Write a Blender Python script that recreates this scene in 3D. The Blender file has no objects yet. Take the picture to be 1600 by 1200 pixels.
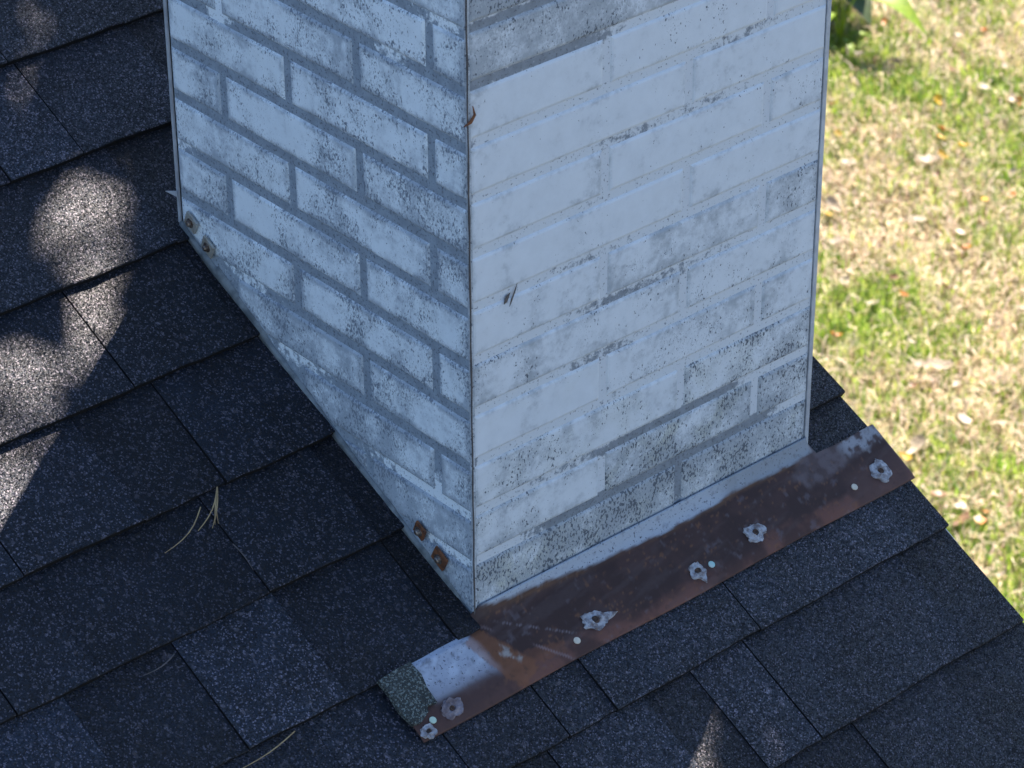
import bpy, bmesh, math, random
import numpy as np
from mathutils import Vector, Matrix, noise as mnoise

S = bpy.context.scene
COL = S.collection
random.seed(7)
RNG = np.random.default_rng(11)

# ------------------------------------------------------------------ camera
yaw, pitch, roll = 0.7144553, 0.5581751, -0.0060664
fwd = Vector((math.sin(yaw)*math.cos(pitch), math.cos(yaw)*math.cos(pitch), -math.sin(pitch)))
rt = fwd.cross(Vector((0, 0, 1))).normalized()
up = rt.cross(fwd)
r2 = rt*math.cos(roll) + up*math.sin(roll)
u2 = -rt*math.sin(roll) + up*math.cos(roll)
cam = bpy.data.cameras.new('camera')
cam_o = bpy.data.objects.new('camera', cam)
COL.objects.link(cam_o)
M = Matrix.Identity(4)
for i in range(3):
    M[i][0], M[i][1], M[i][2] = r2[i], u2[i], -fwd[i]
M[0][3], M[1][3], M[2][3] = -1.4929854, -1.7753839, 1.6958337
cam_o.matrix_world = M
cam.sensor_width = 36
cam.lens = 4880.70/1600*36
cam.clip_start = 0.05
cam.clip_end = 2000
cam.dof.use_dof = True
cam.dof.focus_distance = 2.86
cam.dof.aperture_fstop = 18
S.camera = cam_o

# ------------------------------------------------------------------ sky, sun, exposure
SUN_EL = math.radians(50)
SUN_AZ = math.atan2(1.0, 0.562)            # clockwise from +Y
SUN = Vector((math.sin(SUN_AZ)*math.cos(SUN_EL), math.cos(SUN_AZ)*math.cos(SUN_EL), math.sin(SUN_EL)))
W = bpy.data.worlds.new('World')
S.world = W
W.use_nodes = True
wn = W.node_tree
bg = wn.nodes['Background']
sky = wn.nodes.new('ShaderNodeTexSky')
sky.sky_type = 'NISHITA'
sky.sun_disc = False
sky.sun_elevation = SUN_EL
sky.sun_rotation = SUN_AZ
sky.altitude = 200
sky.ozone_density = 3.5
sky.dust_density = 0.3
sky.air_density = 1.0
wn.links.new(sky.outputs[0], bg.inputs[0])
bg.inputs[1].default_value = 0.06
sl = bpy.data.lights.new('sun', 'SUN')
sl.energy = 5.0
sl.angle = math.radians(0.53)
sl.color = (1.0, 0.91, 0.80)
so = bpy.data.objects.new('sun', sl)
so.rotation_euler = SUN.to_track_quat('Z', 'Y').to_euler()
so.location = SUN*30
COL.objects.link(so)
S.view_settings.view_transform = 'Standard'
S.view_settings.look = 'None'
S.view_settings.gamma = 1
S.view_settings.use_curve_mapping = False
S.view_settings.exposure = 2.17

# ------------------------------------------------------------------ helpers
def empty(name, loc=(0, 0, 0)):
    o = bpy.data.objects.new(name, None)
    o.location = loc
    o.empty_display_size = 0.05
    COL.objects.link(o)
    return o

def tag(o, label=None, cat=None, group=None, kind=None):
    if label: o['label'] = label
    if cat: o['category'] = cat
    if group: o['group'] = group
    if kind: o['kind'] = kind
    return o

def mesh_obj(name, verts, faces, mat, parent=None, loc=(0, 0, 0), smooth=False):
    """verts are given in world space; loc becomes the origin"""
    lx, ly, lz = loc
    me = bpy.data.meshes.new(name)
    me.from_pydata([(v[0]-lx, v[1]-ly, v[2]-lz) for v in verts], [], faces)
    me.update()
    if smooth:
        me.polygons.foreach_set('use_smooth', [True]*len(me.polygons))
    o = bpy.data.objects.new(name, me)
    o.location = loc
    if mat: me.materials.append(mat)
    COL.objects.link(o)
    if parent:
        o.parent = parent
        acc = Vector((0, 0, 0))
        p = parent
        while p:
            acc += p.location
            p = p.parent
        o.location = Vector(loc) - acc
    return o

class MB:
    def __init__(s): s.v = []; s.f = []
    def add(s, v, f):
        b = len(s.v)
        s.v += [tuple(p) for p in v]
        s.f += [[i+b for i in q] for q in f]
        return s
    def hexa(s, p):     # p: 4 bottom + 4 top points, counter-clockwise from above
        return s.add(p, [(3, 2, 1, 0), (4, 5, 6, 7), (0, 1, 5, 4), (1, 2, 6, 5), (2, 3, 7, 6), (3, 0, 4, 7)])
    def box(s, a, b):
        x0, y0, z0 = a; x1, y1, z1 = b
        return s.hexa([(x0, y0, z0), (x1, y0, z0), (x1, y1, z0), (x0, y1, z0), (x0, y0, z1), (x1, y0, z1), (x1, y1, z1), (x0, y1, z1)])
    def tube(s, pts, rad, n=6):
        pts = [Vector(p) for p in pts]
        if not hasattr(rad, '__len__'): rad = [rad]*len(pts)
        rings = []
        for i, p in enumerate(pts):
            d = (pts[min(i+1, len(pts)-1)] - pts[max(i-1, 0)]).normalized()
            a = d.cross(Vector((0.13, 0.31, 0.94)))
            if a.length < 1e-3: a = d.cross(Vector((1, 0, 0)))
            a.normalize(); b = d.cross(a)
            rings.append([p + (a*math.cos(2*math.pi*k/n) + b*math.sin(2*math.pi*k/n))*rad[i] for k in range(n)])
        v = [q for r in rings for q in r]; f = []
        for i in range(len(pts)-1):
            for k in range(n):
                f.append((i*n+k, i*n+(k+1) % n, (i+1)*n+(k+1) % n, (i+1)*n+k))
        f.append(tuple(range(n))[::-1]); f.append(tuple((len(pts)-1)*n+k for k in range(n)))
        return s.add(v, f)
    def lathe(s, c, ax, prof, n=12, ph=0):   # prof: (radius, height) pairs from bottom to top
        ax = Vector(ax).normalized()
        a = ax.cross(Vector((0.3, 0.9, 0.2))).normalized(); b = ax.cross(a)
        c = Vector(c); v = []; f = []
        for r, h in prof:
            v += [c + ax*h + (a*math.cos(ph+2*math.pi*k/n) + b*math.sin(ph+2*math.pi*k/n))*r for k in range(n)]
        for i in range(len(prof)-1):
            for k in range(n):
                f.append((i*n+k, i*n+(k+1) % n, (i+1)*n+(k+1) % n, (i+1)*n+k))
        f.append(tuple((len(prof)-1)*n+k for k in range(n)))
        f.append(tuple(range(n))[::-1])
        return s.add(v, f)
    def build(s, name, mat, parent=None, loc=(0, 0, 0), smooth=False):
        return mesh_obj(name, s.v, s.f, mat, parent, loc, smooth)

class NT:
    """tiny node-tree writer"""
    def __init__(s, name):
        s.m = bpy.data.materials.new(name); s.m.use_nodes = True
        s.t = s.m.node_tree; s.b = s.t.nodes['Principled BSDF']
    def n(s, typ, ins=None, **props):
        nd = s.t.nodes.new('ShaderNode'+typ)
        for k, v in props.items(): setattr(nd, k, v)
        for k, v in (ins or {}).items(): s.set(nd.inputs[k], v)
        return nd
    def set(s, sock, v):
        if isinstance(v, bpy.types.NodeSocket): s.t.links.new(v, sock)
        elif isinstance(v, bpy.types.Node): s.t.links.new(v.outputs[0], sock)
        else: sock.default_value = v
    def math(s, op, a, b=0.0, c=0.0, clamp=False):
        nd = s.n('Math', {0: a, 1: b, 2: c}, operation=op); nd.use_clamp = clamp
        return nd.outputs[0]
    def ramp(s, v, lo, hi, a=0.0, b=1.0):
        return s.n('MapRange', {0: v, 1: lo, 2: hi, 3: a, 4: b}, interpolation_type='SMOOTHSTEP').outputs[0]
    def mix(s, f, a, b):
        nd = s.n('Mix', data_type='RGBA')
        s.set(nd.inputs[0], f)
        for i, v in ((6, a), (7, b)):
            if isinstance(v, tuple) and len(v) == 3: v = v + (1,)
            s.set(nd.inputs[i], v)
        return nd.outputs[2]
    def noise(s, vec, scale, detail=3, rough=0.5, dist=0.0):
        return s.n('TexNoise', {'Vector': vec, 'Scale': scale, 'Detail': detail, 'Roughness': rough, 'Distortion': dist}).outputs[0]
    def bump(s, h, strength, dist=0.001, nrm=None):
        ins = {'Height': h, 'Strength': strength, 'Distance': dist}
        if nrm is not None: ins['Normal'] = nrm
        return s.n('Bump', ins).outputs[0]
    def p(s, **kw):
        for k, v in kw.items():
            k = k.replace('_', ' ')
            if isinstance(v, tuple) and len(v) == 3: v = v + (1,)
            s.set(s.b.inputs[k], v)
        return s.m

def obj_coords(t, spread=37.0):
    tc = t.n('TexCoord').outputs['Object']
    oi = t.n('ObjectInfo')
    off = t.n('VectorMath', {0: oi.outputs['Random'], 1: (spread, spread*1.7, spread*2.3)}, operation='MULTIPLY').outputs[0]
    return t.n('VectorMath', {0: tc, 1: off}, operation='ADD').outputs[0], oi

# ------------------------------------------------------------------ materials
def mat_shingle():
    t = NT('asphalt_granules')
    v, oi = obj_coords(t)
    col = t.n('SeparateColor', {0: oi.outputs['Color']})
    tone = col.outputs[0]; blue = col.outputs[1]
    wv = t.n('VectorMath', {0: v, 1: t.n('TexNoise', {'Vector': v, 'Scale': 300.0, 'Detail': 1.0}).outputs[1]}, operation='ADD')
    vo = t.n('TexVoronoi', {'Vector': v, 'Scale': 760.0, 'Randomness': 1.0})
    rnd = t.n('SeparateColor', {0: vo.outputs['Color']})
    vo2 = t.n('TexVoronoi', {'Vector': v, 'Scale': 300.0, 'Randomness': 1.0})
    rnd2 = t.n('SeparateColor', {0: vo2.outputs['Color']})
    base = t.ramp(rnd.outputs[0], 0.0, 1.0, 0.005, 0.019)
    lt = t.math('MULTIPLY', t.ramp(rnd.outputs[1], 0.80, 1.0), 0.14)
    lt2 = t.math('MULTIPLY', t.ramp(rnd2.outputs[1], 0.92, 1.0), 0.05)
    g = base
    big = t.noise(v, 16.0, 4, 0.6)
    g = t.math('MULTIPLY', g, t.ramp(big, 0.3, 0.7, 0.70, 1.25))
    g = t.math('MULTIPLY', g, t.math('POWER', t.math('MULTIPLY', tone, 2.0), 2.2))
    c1 = t.n('CombineColor', {0: t.math('MULTIPLY', g, 0.76), 1: t.math('MULTIPLY', g, 1.06), 2: t.math('MULTIPLY', g, 1.65)}).outputs[0]
    c2 = t.n('CombineColor', {0: t.math('MULTIPLY', g, 0.70), 1: t.math('MULTIPLY', g, 1.08), 2: t.math('MULTIPLY', g, 1.85)}).outputs[0]
    c = t.mix(blue, c1, c2)
    lg = t.math('MULTIPLY', t.math('ADD', lt, lt2), t.math('POWER', t.math('MULTIPLY', tone, 2.0), 2.0))
    lc = t.n('CombineColor', {0: t.math('MULTIPLY', lg, 1.16), 1: t.math('MULTIPLY', lg, 0.98), 2: t.math('MULTIPLY', lg, 1.12)}).outputs[0]
    c = t.n('VectorMath', {0: c, 1: lc}, operation='ADD').outputs[0]
    h = t.math('SUBTRACT', 1.0, t.math('MULTIPLY', vo.outputs['Distance'], 1.0))
    h = t.math('ADD', h, t.math('MULTIPLY', rnd.outputs[2], 0.8))
    nr = t.bump(t.noise(v, 60.0, 3), 0.35, 0.002)
    tilt = t.n('VectorMath', {0: vo.outputs['Color'], 1: (0.5, 0.5, 0.5)}, operation='SUBTRACT').outputs[0]
    tilt = t.n('VectorMath', {0: tilt, 'Scale': 1.25}, operation='SCALE').outputs[0]
    nr = t.n('VectorMath', {0: t.n('VectorMath', {0: nr, 1: tilt}, operation='ADD').outputs[0]}, operation='NORMALIZE').outputs[0]
    nr = t.bump(h, 0.6, 0.0010, nr)
    return t.p(Base_Color=c, Roughness=0.50, Normal=nr, Specular_IOR_Level=0.30, Specular_Tint=(1.0, 0.92, 0.88))

def mat_paint(name, white, zinc, chip, dens0, side):
    """chalked white paint on zinc; object colour = (speckle, grime, yellow)"""
    t = NT(name)
    v, oi = obj_coords(t, 3.1)
    cs = t.n('SeparateColor', {0: oi.outputs['Color']})
    speck, grime, yel = cs.outputs[0], cs.outputs[1], cs.outputs[2]
    pos = t.n('NewGeometry').outputs['Position']
    edge = t.n('Attribute', attribute_name='edge').outputs['Fac']
    low = t.noise(v, 22.0, 4, 0.62, 0.4)
    low2 = t.noise(pos, 38.0, 5, 0.68)
    broad = t.noise(pos, 9.0, 3, 0.6)
    mid = t.noise(v, 150.0, 3, 0.65)
    # streaky small chips
    mp = t.n('Mapping', {'Vector': v, 'Rotation': (0.5, 0.4, 0.6), 'Scale': (1.0, 1.0, 0.62)}).outputs[0]
    fine = t.noise(mp, 440.0, 2, 0.55)
    mott = t.noise(mp, 620.0, 3, 0.7)
    dens = t.math('ADD', speck, t.math('MULTIPLY', t.math('SUBTRACT', low, 0.5), 1.7))
    dens = t.math('ADD', dens, t.math('MULTIPLY', t.math('SUBTRACT', broad, 0.5), 0.9))
    dens = t.math('ADD', dens, t.math('MULTIPLY', t.math('SUBTRACT', edge, 0.35), 0.20 if side == 0 else 0.08))
    th = t.ramp(dens, -0.1, 1.2, 0.76, 0.46)
    d = t.math('SUBTRACT', fine, th)
    chips = t.ramp(d, 0.0, 0.035)
    # hazy worn-through areas
    hz = t.math('ADD', grime, t.math('MULTIPLY', t.math('SUBTRACT', low2, 0.5), 1.3))
    hz = t.math('ADD', hz, t.math('MULTIPLY', t.math('SUBTRACT', broad, 0.41), 1.5))
    hz = t.math('ADD', hz, t.math('MULTIPLY', edge, 0.34 if side == 0 else 0.14))
    haze = t.ramp(t.math('ADD', hz, t.math('MULTIPLY', t.math('SUBTRACT', mid, 0.5), 0.9)), 0.25, 0.95)
    yl = t.math('MULTIPLY', yel, t.ramp(low, 0.42, 0.62))
    c = t.mix(t.ramp(low2, 0.25, 0.75), white, tuple(x*0.90 for x in white))
    c = t.mix(t.math('MULTIPLY', yl, 0.75), c, (0.40, 0.40, 0.30))
    c = t.mix(t.math('MULTIPLY', haze, 0.85), c, zinc)
    ms = t.math('SUBTRACT', mott, t.ramp(t.math('ADD', dens, t.math('MULTIPLY', grime, 0.6)), 0.0, 1.3, 0.70, 0.42))
    c = t.mix(t.math('MULTIPLY', t.ramp(ms, -0.02, 0.10), 0.85), c, zinc)
    c = t.mix(chips, c, chip)
    nr = t.bump(t.math('SUBTRACT', t.math('MULTIPLY', mid, 0.3), chips), 0.30, 0.0006)
    nr = t.bump(t.noise(v, 14.0, 2), 0.25, 0.004, nr)
    return t.p(Base_Color=c, Roughness=0.62, Normal=nr, Specular_IOR_Level=0.35)

def mat_sheet(name, white, zinc, dark):
    """metal sheet with the joint lines: 'wear' attribute 0 = white paint, 1 = bare zinc"""
    t = NT(name)
    v = t.n('TexCoord').outputs['Object']
    wear = t.n('Attribute', attribute_name='wear').outputs['Fac']
    nz = t.noise(v, 120.0, 5, 0.7)
    fine = t.noise(v, 330.0, 2, 0.6)
    w = t.ramp(t.math('ADD', wear, t.math('MULTIPLY', t.math('SUBTRACT', nz, 0.5), 1.5)), 0.40, 0.62)
    c = t.mix(w, white, t.mix(t.ramp(t.noise(v, 90.0, 3), 0.3, 0.7), zinc, tuple(x*0.78 for x in zinc)))
    dk = t.math('MULTIPLY', t.ramp(t.math('ADD', fine, t.math('MULTIPLY', wear, 0.06)), 0.62, 0.69), 0.8)
    c = t.mix(dk, c, dark)
    nr = t.bump(t.math('ADD', t.math('MULTIPLY', fine, 0.3), nz), 0.25, 0.0008)
    return t.p(Base_Color=c, Roughness=0.55, Normal=nr, Specular_IOR_Level=0.4)

def mat_simple(name, c, c2=None, scale=80, rough=0.6, metal=0.0, bump=0.2, spec=0.4):
    t = NT(name)
    v, oi = obj_coords(t)
    n = t.noise(v, float(scale), 4, 0.6)
    cc = t.mix(t.ramp(n, 0.35, 0.68), c, c2 or tuple(x*0.7 for x in c))
    return t.p(Base_Color=cc, Roughness=rough, Metallic=metal, Normal=t.bump(n, bump, 0.001), Specular_IOR_Level=spec)

def mat_attr(name, rough, speck=0.0, transl=0.0):
    t = NT(name)
    v = t.n('TexCoord').outputs['Object']
    c = t.n('Attribute', attribute_name='col').outputs['Color']
    fine = t.noise(v, 420.0, 3, 0.6)
    if speck:
        lum = t.n('RGBToBW', {0: c}).outputs[0]
        sp = t.math('MULTIPLY', t.ramp(fine, 0.60, 0.68), t.ramp(lum, 0.16, 0.35))
        c = t.mix(sp, c, (0.06, 0.06, 0.075))
        c = t.mix(t.math('MULTIPLY', t.ramp(t.noise(v, 160.0, 3), 0.55, 0.75), 0.35), c, (0.05, 0.03, 0.025))
    m = t.p(Base_Color=c, Roughness=rough, Normal=t.bump(t.noise(v, 45.0, 3), 0.3, 0.002))
    if transl:
        tr = t.n('BsdfTranslucent', {'Color': c})
        mx = t.n('MixShader', {0: transl, 1: t.b.outputs[0], 2: tr.outputs[0]})
        t.t.links.new(mx.outputs[0], t.t.nodes['Material Output'].inputs[0])
        t.b.inputs['Normal'].links and t.t.links.remove(t.b.inputs['Normal'].links[0])
    return m

def mat_leaf(name, c, c2, transl=0.35):
    t = NT(name)
    v, oi = obj_coords(t)
    n = t.noise(v, 60.0, 4, 0.6)
    cc = t.mix(t.ramp(n, 0.35, 0.68), c, c2)
    t.p(Base_Color=cc, Roughness=0.5)
    tr = t.n('BsdfTranslucent', {'Color': cc})
    mx = t.n('MixShader', {0: transl, 1: t.b.outputs[0], 2: tr.outputs[0]})
    t.t.links.new(mx.outputs[0], t.t.nodes['Material Output'].inputs[0])
    return t.m

def mat_lawn():
    t = NT('lawn_soil')
    v = t.n('TexCoord').outputs['Object']
    a = t.noise(v, 2.2, 5, 0.6); b = t.noise(v, 40.0, 4, 0.7); c_ = t.noise(v, 160.0, 3, 0.6)
    c = t.mix(t.ramp(a, 0.4, 0.6), (0.30, 0.24, 0.13), (0.16, 0.20, 0.05))
    c = t.mix(t.ramp(b, 0.45, 0.7), c, (0.40, 0.32, 0.20))
    c = t.mix(t.math('MULTIPLY', t.ramp(c_, 0.5, 0.75), 0.6), c, (0.07, 0.06, 0.035))
    return t.p(Base_Color=c, Roughness=0.9, Normal=t.bump(b, 0.7, 0.03))

MS = mat_shingle()
M_BUTT_SHADOW = mat_simple('asphalt_edge_shadow', (0.008, 0.008, 0.009), (0.014, 0.013, 0.013), 200, 0.9, 0, 0.4, 0.15)  # bare asphalt, with the contact shadow at the butts put into its black
WHITE_L_LIT = (0.78, 0.86, 0.92); ZINC_L = (0.305, 0.365, 0.435)  # the left face's brighter, bluer light is put into its lighter white
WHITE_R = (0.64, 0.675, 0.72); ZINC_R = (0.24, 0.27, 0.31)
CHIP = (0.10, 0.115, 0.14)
M_BL = mat_paint('side_brick_paint_lit', WHITE_L_LIT, (0.33, 0.385, 0.45), (0.20, 0.235, 0.285), 0.5, 0)
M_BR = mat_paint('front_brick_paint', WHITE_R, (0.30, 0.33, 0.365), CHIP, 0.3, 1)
M_SL = mat_sheet('side_sheet_lit', WHITE_L_LIT, ZINC_L, (0.10, 0.12, 0.15))
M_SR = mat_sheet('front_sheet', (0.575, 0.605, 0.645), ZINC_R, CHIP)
M_ZINC = mat_simple('zinc', (0.34, 0.37, 0.41), (0.24, 0.27, 0.30), 70, 0.5, 0.3)
M_HEM = mat_simple('hem_metal', (0.50, 0.53, 0.57), (0.36, 0.38, 0.42), 60, 0.5, 0.2)
M_GRIME = mat_simple('seam_grime', (0.06, 0.06, 0.065), (0.12, 0.10, 0.09), 120, 0.8)
M_CLIP = mat_simple('clip_zinc', (0.40, 0.40, 0.37), (0.28, 0.24, 0.19), 110, 0.5, 0.3)
M_RUST = mat_simple('rust', (0.20, 0.075, 0.03), (0.08, 0.035, 0.02), 160, 0.8)
M_SCREW = mat_simple('screw_metal', (0.30, 0.27, 0.25), (0.10, 0.06, 0.04), 200, 0.4, 0.7)
M_CAULK = mat_simple('old_caulk', (0.19, 0.215, 0.23), (0.08, 0.095, 0.105), 60, 0.45, 0, 0.4)
M_PATCH = mat_simple('torn_sealant', (0.40, 0.395, 0.42), (0.14, 0.115, 0.115), 170, 0.55, 0, 0.6)
M_PATCHB = mat_simple('browned_sealant', (0.13, 0.09, 0.09), (0.26, 0.22, 0.24), 120, 0.6, 0, 0.6)
M_HOLE = mat_simple('nail_hole', (0.03, 0.022, 0.02), (0.10, 0.05, 0.03), 200, 0.7)
M_CREAM = mat_simple('nail_cream', (0.66, 0.58, 0.46), (0.52, 0.46, 0.37), 90, 0.5)
M_TEAL = mat_simple('nail_teal', (0.30, 0.56, 0.54), (0.50, 0.58, 0.54), 150, 0.5)
M_MINT = mat_simple('nail_mint', (0.50, 0.62, 0.48), (0.42, 0.50, 0.40), 90, 0.5)
M_NEEDLE = mat_simple('dry_needle', (0.42, 0.30, 0.15), (0.30, 0.20, 0.10), 90, 0.6)
M_NEEDLED = mat_simple('grey_needle', (0.12, 0.10, 0.10), (0.08, 0.07, 0.07), 90, 0.6)
M_FLASH = mat_attr('weathered_flashing', 0.5, 1.0)
M_FLASH.node_tree.nodes['Principled BSDF'].inputs['Specular IOR Level'].default_value = 0.16
M_WALL = mat_simple('wall_siding', (0.55, 0.53, 0.48), (0.50, 0.48, 0.44), 30, 0.7)
M_TRIM = mat_simple('white_trim', (0.70, 0.72, 0.74), (0.60, 0.62, 0.66), 40, 0.45)
M_DECK = mat_simple('roof_felt', (0.02, 0.02, 0.022), (0.03, 0.03, 0.032), 60, 0.9)
M_BARK = mat_simple('bark', (0.12, 0.09, 0.065), (0.06, 0.045, 0.035), 18, 0.9, 0, 0.9)
M_LAWN = mat_lawn()
M_GRASS = mat_attr('grass_blades', 0.55, 0.0, 0.4)

# ------------------------------------------------------------------ roof frame
SLOPE = 0.545
C0 = -0.006
cp = 1/math.sqrt(1+SLOPE*SLOPE); sp = SLOPE*cp
def RF(x, s, n=0.0):
    return (x, s*cp - n*sp, C0 + s*sp + n*cp)
NRM = Vector((0, -sp, cp)); SUP = Vector((0, cp, sp))
CW = 0.432           # chimney width
LAWN_Z = -3.0

def vnoise(x, y, seed=0):
    """smooth value noise, numpy arrays"""
    xi = np.floor(x).astype(int); yi = np.floor(y).astype(int)
    fx = x-xi; fy = y-yi
    fx = fx*fx*(3-2*fx); fy = fy*fy*(3-2*fy)
    def h(a, b):
        n = (a*374761393 + b*668265263 + seed*1442695041) & 0x7fffffff
        n = ((n ^ (n >> 13))*1274126177) & 0x7fffffff
        return ((n ^ (n >> 16)) & 0xffff)/65535.0
    return (h(xi, yi)*(1-fx)+h(xi+1, yi)*fx)*(1-fy)+(h(xi, yi+1)*(1-fx)+h(xi+1, yi+1)*fx)*fy
def fbm(x, y, seed=0, o=4):
    r = 0; a = 0.5; t = 0
    for i in range(o):
        r = r+a*vnoise(x*2**i, y*2**i, seed+i*17); t += a; a *= 0.55
    return r/t

# ------------------------------------------------------------------ lawn sheet
g = MB()
g.add([(-300, -300, LAWN_Z), (300, -300, LAWN_Z), (300, 300, LAWN_Z), (-300, 300, LAWN_Z)], [(0, 1, 2, 3)])
lawn = g.build('lawn', M_LAWN)
tag(lawn, 'sunlit lawn of dry straw and green grass below the roof', 'lawn', kind='structure')

g = MB()
g.add([(-60, -60, LAWN_Z+0.02), (60, -60, LAWN_Z+0.02), (60, -1.05, LAWN_Z+0.02), (-60, -1.05, LAWN_Z+0.02)], [(0, 1, 2, 3)])
damper = g.build('bounce_damper', mat_simple('asphalt', (0.05, 0.05, 0.052), (0.035, 0.035, 0.037), 30, 0.9))  # unseen sheet, added dark to keep warm lawn bounce off the chimney
tag(damper, 'dark asphalt driveway along the front of the house', 'bounce_damper', kind='structure')
g = MB()
g.add([(-60, -1.05, LAWN_Z+0.016), (-6.6, -1.05, LAWN_Z+0.016), (-6.6, 60, LAWN_Z+0.016), (-60, 60, LAWN_Z+0.016)], [(0, 1, 2, 3)])
bounce_sheet = g.build('side_bounce_sheet', mat_simple('pale_bounce_ground', (0.33, 0.335, 0.345), (0.24, 0.24, 0.25), 40, 0.95))  # unseen sheet, added pale to bounce light onto the chimney's left face
tag(bounce_sheet, 'added pale ground sheet out of view, bouncing light onto the chimney side', 'bounce_sheet', kind='structure')

# ------------------------------------------------------------------ house
RIDGE_S, EAVE_S, RAKE = 2.6, -1.5, 0.505
XL = -6.0
house = empty('house', (XL/2, 0, LAWN_Z))
tag(house, 'house with a dark asphalt shingle roof sloping below the chimney', 'house')
b = MB()
DT = -0.0075
def slab(b, x0, x1, s0, s1, n0, n1):
    b.hexa([RF(x0, s0, n0), RF(x1, s0, n0), RF(x1, s1, n0), RF(x0, s1, n0), RF(x0, s0, n1), RF(x1, s0, n1), RF(x1, s1, n1), RF(x0, s1, n1)])
slab(b, XL, RAKE-0.006, EAVE_S, RIDGE_S, -0.03, DT)
ry = RF(0, RIDGE_S)[1]; rz = RF(0, RIDGE_S)[2]
# far slope, beyond the ridge
b.hexa([(XL, ry+3.6, rz-2.0-0.02), (XL, ry, rz-0.03), (RAKE-0.006, ry, rz-0.03), (RAKE-0.006, ry+3.6, rz-2.0-0.02),
        (XL, ry+3.6, rz-2.0), (XL, ry, rz-0.005), (RAKE-0.006, ry, rz-0.005), (RAKE-0.006, ry+3.6, rz-2.0)])
roof = b.build('roof', M_DECK, house)
# gable wall and the walls under the eaves
ey = RF(0, EAVE_S+0.35)[1]; ez = RF(0, EAVE_S+0.35, -0.04)[2]
by = ry+3.2; bz = rz-1.85
b = MB()
prof = [(ey, LAWN_Z), (by, LAWN_Z), (by, bz-0.05), (ry, rz-0.06), (ey, ez)]
x0, x1 = 0.24, 0.34
v = [(x1, y, z) for y, z in prof]+[(x0, y, z) for y, z in prof]
f = [(0, 1, 2, 3, 4), (9, 8, 7, 6, 5)]+[(i, i+5, (i+1) % 5+5, (i+1) % 5) for i in range(5)]
b.add(v, f)
b.build('gable_wall', M_WALL, house)
b = MB(); b.box((XL+0.3, ey, LAWN_Z), (0.239, ey+0.1, ez)); b.build('front_wall', M_WALL, house)
# rake board and metal drip edge
b = MB(); slab(b, RAKE-0.03, RAKE-0.007, EAVE_S, RIDGE_S, -0.14, -0.031); b.build('rake_board', M_TRIM, house)
b = MB()
slab(b, RAKE-0.0055, RAKE+0.0095, EAVE_S-0.004, RIDGE_S, -0.045, -0.0068)
b.build('drip_edge', M_TRIM, house)

# shingles ---------------------------------------------------------
EXPO = 0.1235
butts = {'a': 0.726, 'b': 0.601, 'c': 0.473, 'd': 0.350, 'e': 0.225, 'f': 0.110, 'g': -0.012, 'h': -0.141, 'i': -0.261}
rows = [0.726+EXPO*k for k in range(7, 0, -1)]+list(butts.values())+[-0.384-EXPO*k for k in range(0, 7)]
known = {0.726: [0.087], 0.601: [-0.128, -0.044, 0.09], 0.473: [-0.24, -0.017, 0.10], 0.350: [-0.30, -0.150, -0.015],
         0.225: [-0.351, -0.220, -0.130], 0.110: [-0.43, -0.345, -0.250, -0.160, -0.031],
         -0.012: [-0.49, -0.382, -0.268, -0.155, -0.030], -0.141: [-0.43, -0.31, -0.202, -0.10, 0.005, 0.048, 0.064, 0.249, 0.471],
         -0.261: [-0.38, -0.27, -0.14, -0.020, 0.100, 0.158, 0.228, 0.441], -0.384: [-0.3, -0.17, -0.06, 0.06, 0.17, 0.27, 0.389]}
# tone of each listed piece (left to right), H = high laminated tab, L = low one
lvl = {0.726: 'HL', 0.601: 'LHHL', 0.473: 'HHLH', 0.350: 'LHHL', 0.225: 'HHLH', 0.110: 'HHLLHL', -0.012: 'LHLHLH', -0.141: 'HLHLHHLHHL',
       -0.261: 'LHLHHLHHL', -0.384: 'HLHLHLHL'}
tones = {0.726: [.50, .46], 0.601: [.55, .58, .52, .40], 0.473: [.5, .50, .42, .45], 0.350: [.5, .50, .48, .38],
         0.225: [.55, .52, .44, .50], 0.110: [.48, .50, .46, .42, .50, .38], -0.012: [.5, .58, .44, .62, .46, .36],
         -0.141: [.5, .62, .46, .56, .50, .55, .48, .58, .60, .46], -0.261: [.5, .56, .48, .42, .60, .44, .60, .52, .44],
         -0.384: [.5, .46, .55, .5, .56, .44, .5, .45]}

def shingle_geo(x0, x1, s0, top, high, seed, end_over=0.0):
    """one tab: ragged butt edge, wedge section; returns verts, faces in world space"""
    rr = random.Random(seed)
    nseg = max(3, min(9, int((x1-x0)/0.018)))
    hb = 0.0030 if high else 0.0010
    ht = -0.0050 if high else -0.0056
    A = []; B_ = []; C_ = []; D = []
    for i in range(nseg+1):
        x = x0+(x1-x0)*i/nseg
        ds = rr.uniform(-0.0007, 0.0007)+0.0006*math.sin(x*31+seed)
        dn = rr.uniform(-0.0005, 0.0007)
        A.append(RF(x, s0+ds+0.0006, -0.0068))
        B_.append(RF(x, s0+ds, hb+dn-0.0008))
        C_.append(RF(x, s0+ds+0.0012, hb+dn))
        D.append(RF(x, top, ht))
    n = nseg+1
    v = A+B_+C_+D+[RF(x0, top, -0.0069), RF(x1, top, -0.0069)]
    f = []
    for i in range(nseg):
        f.append((i, i+1, n+i+1, n+i)); f.append((n+i, n+i+1, 2*n+i+1, 2*n+i)); f.append((2*n+i, 2*n+i+1, 3*n+i+1, 3*n+i))
    f.append((4*n, 0, n, 2*n, 3*n)); f.append((nseg, 4*n+1, 3*n+nseg, 2*n+nseg, n+nseg))
    return v, f

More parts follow.
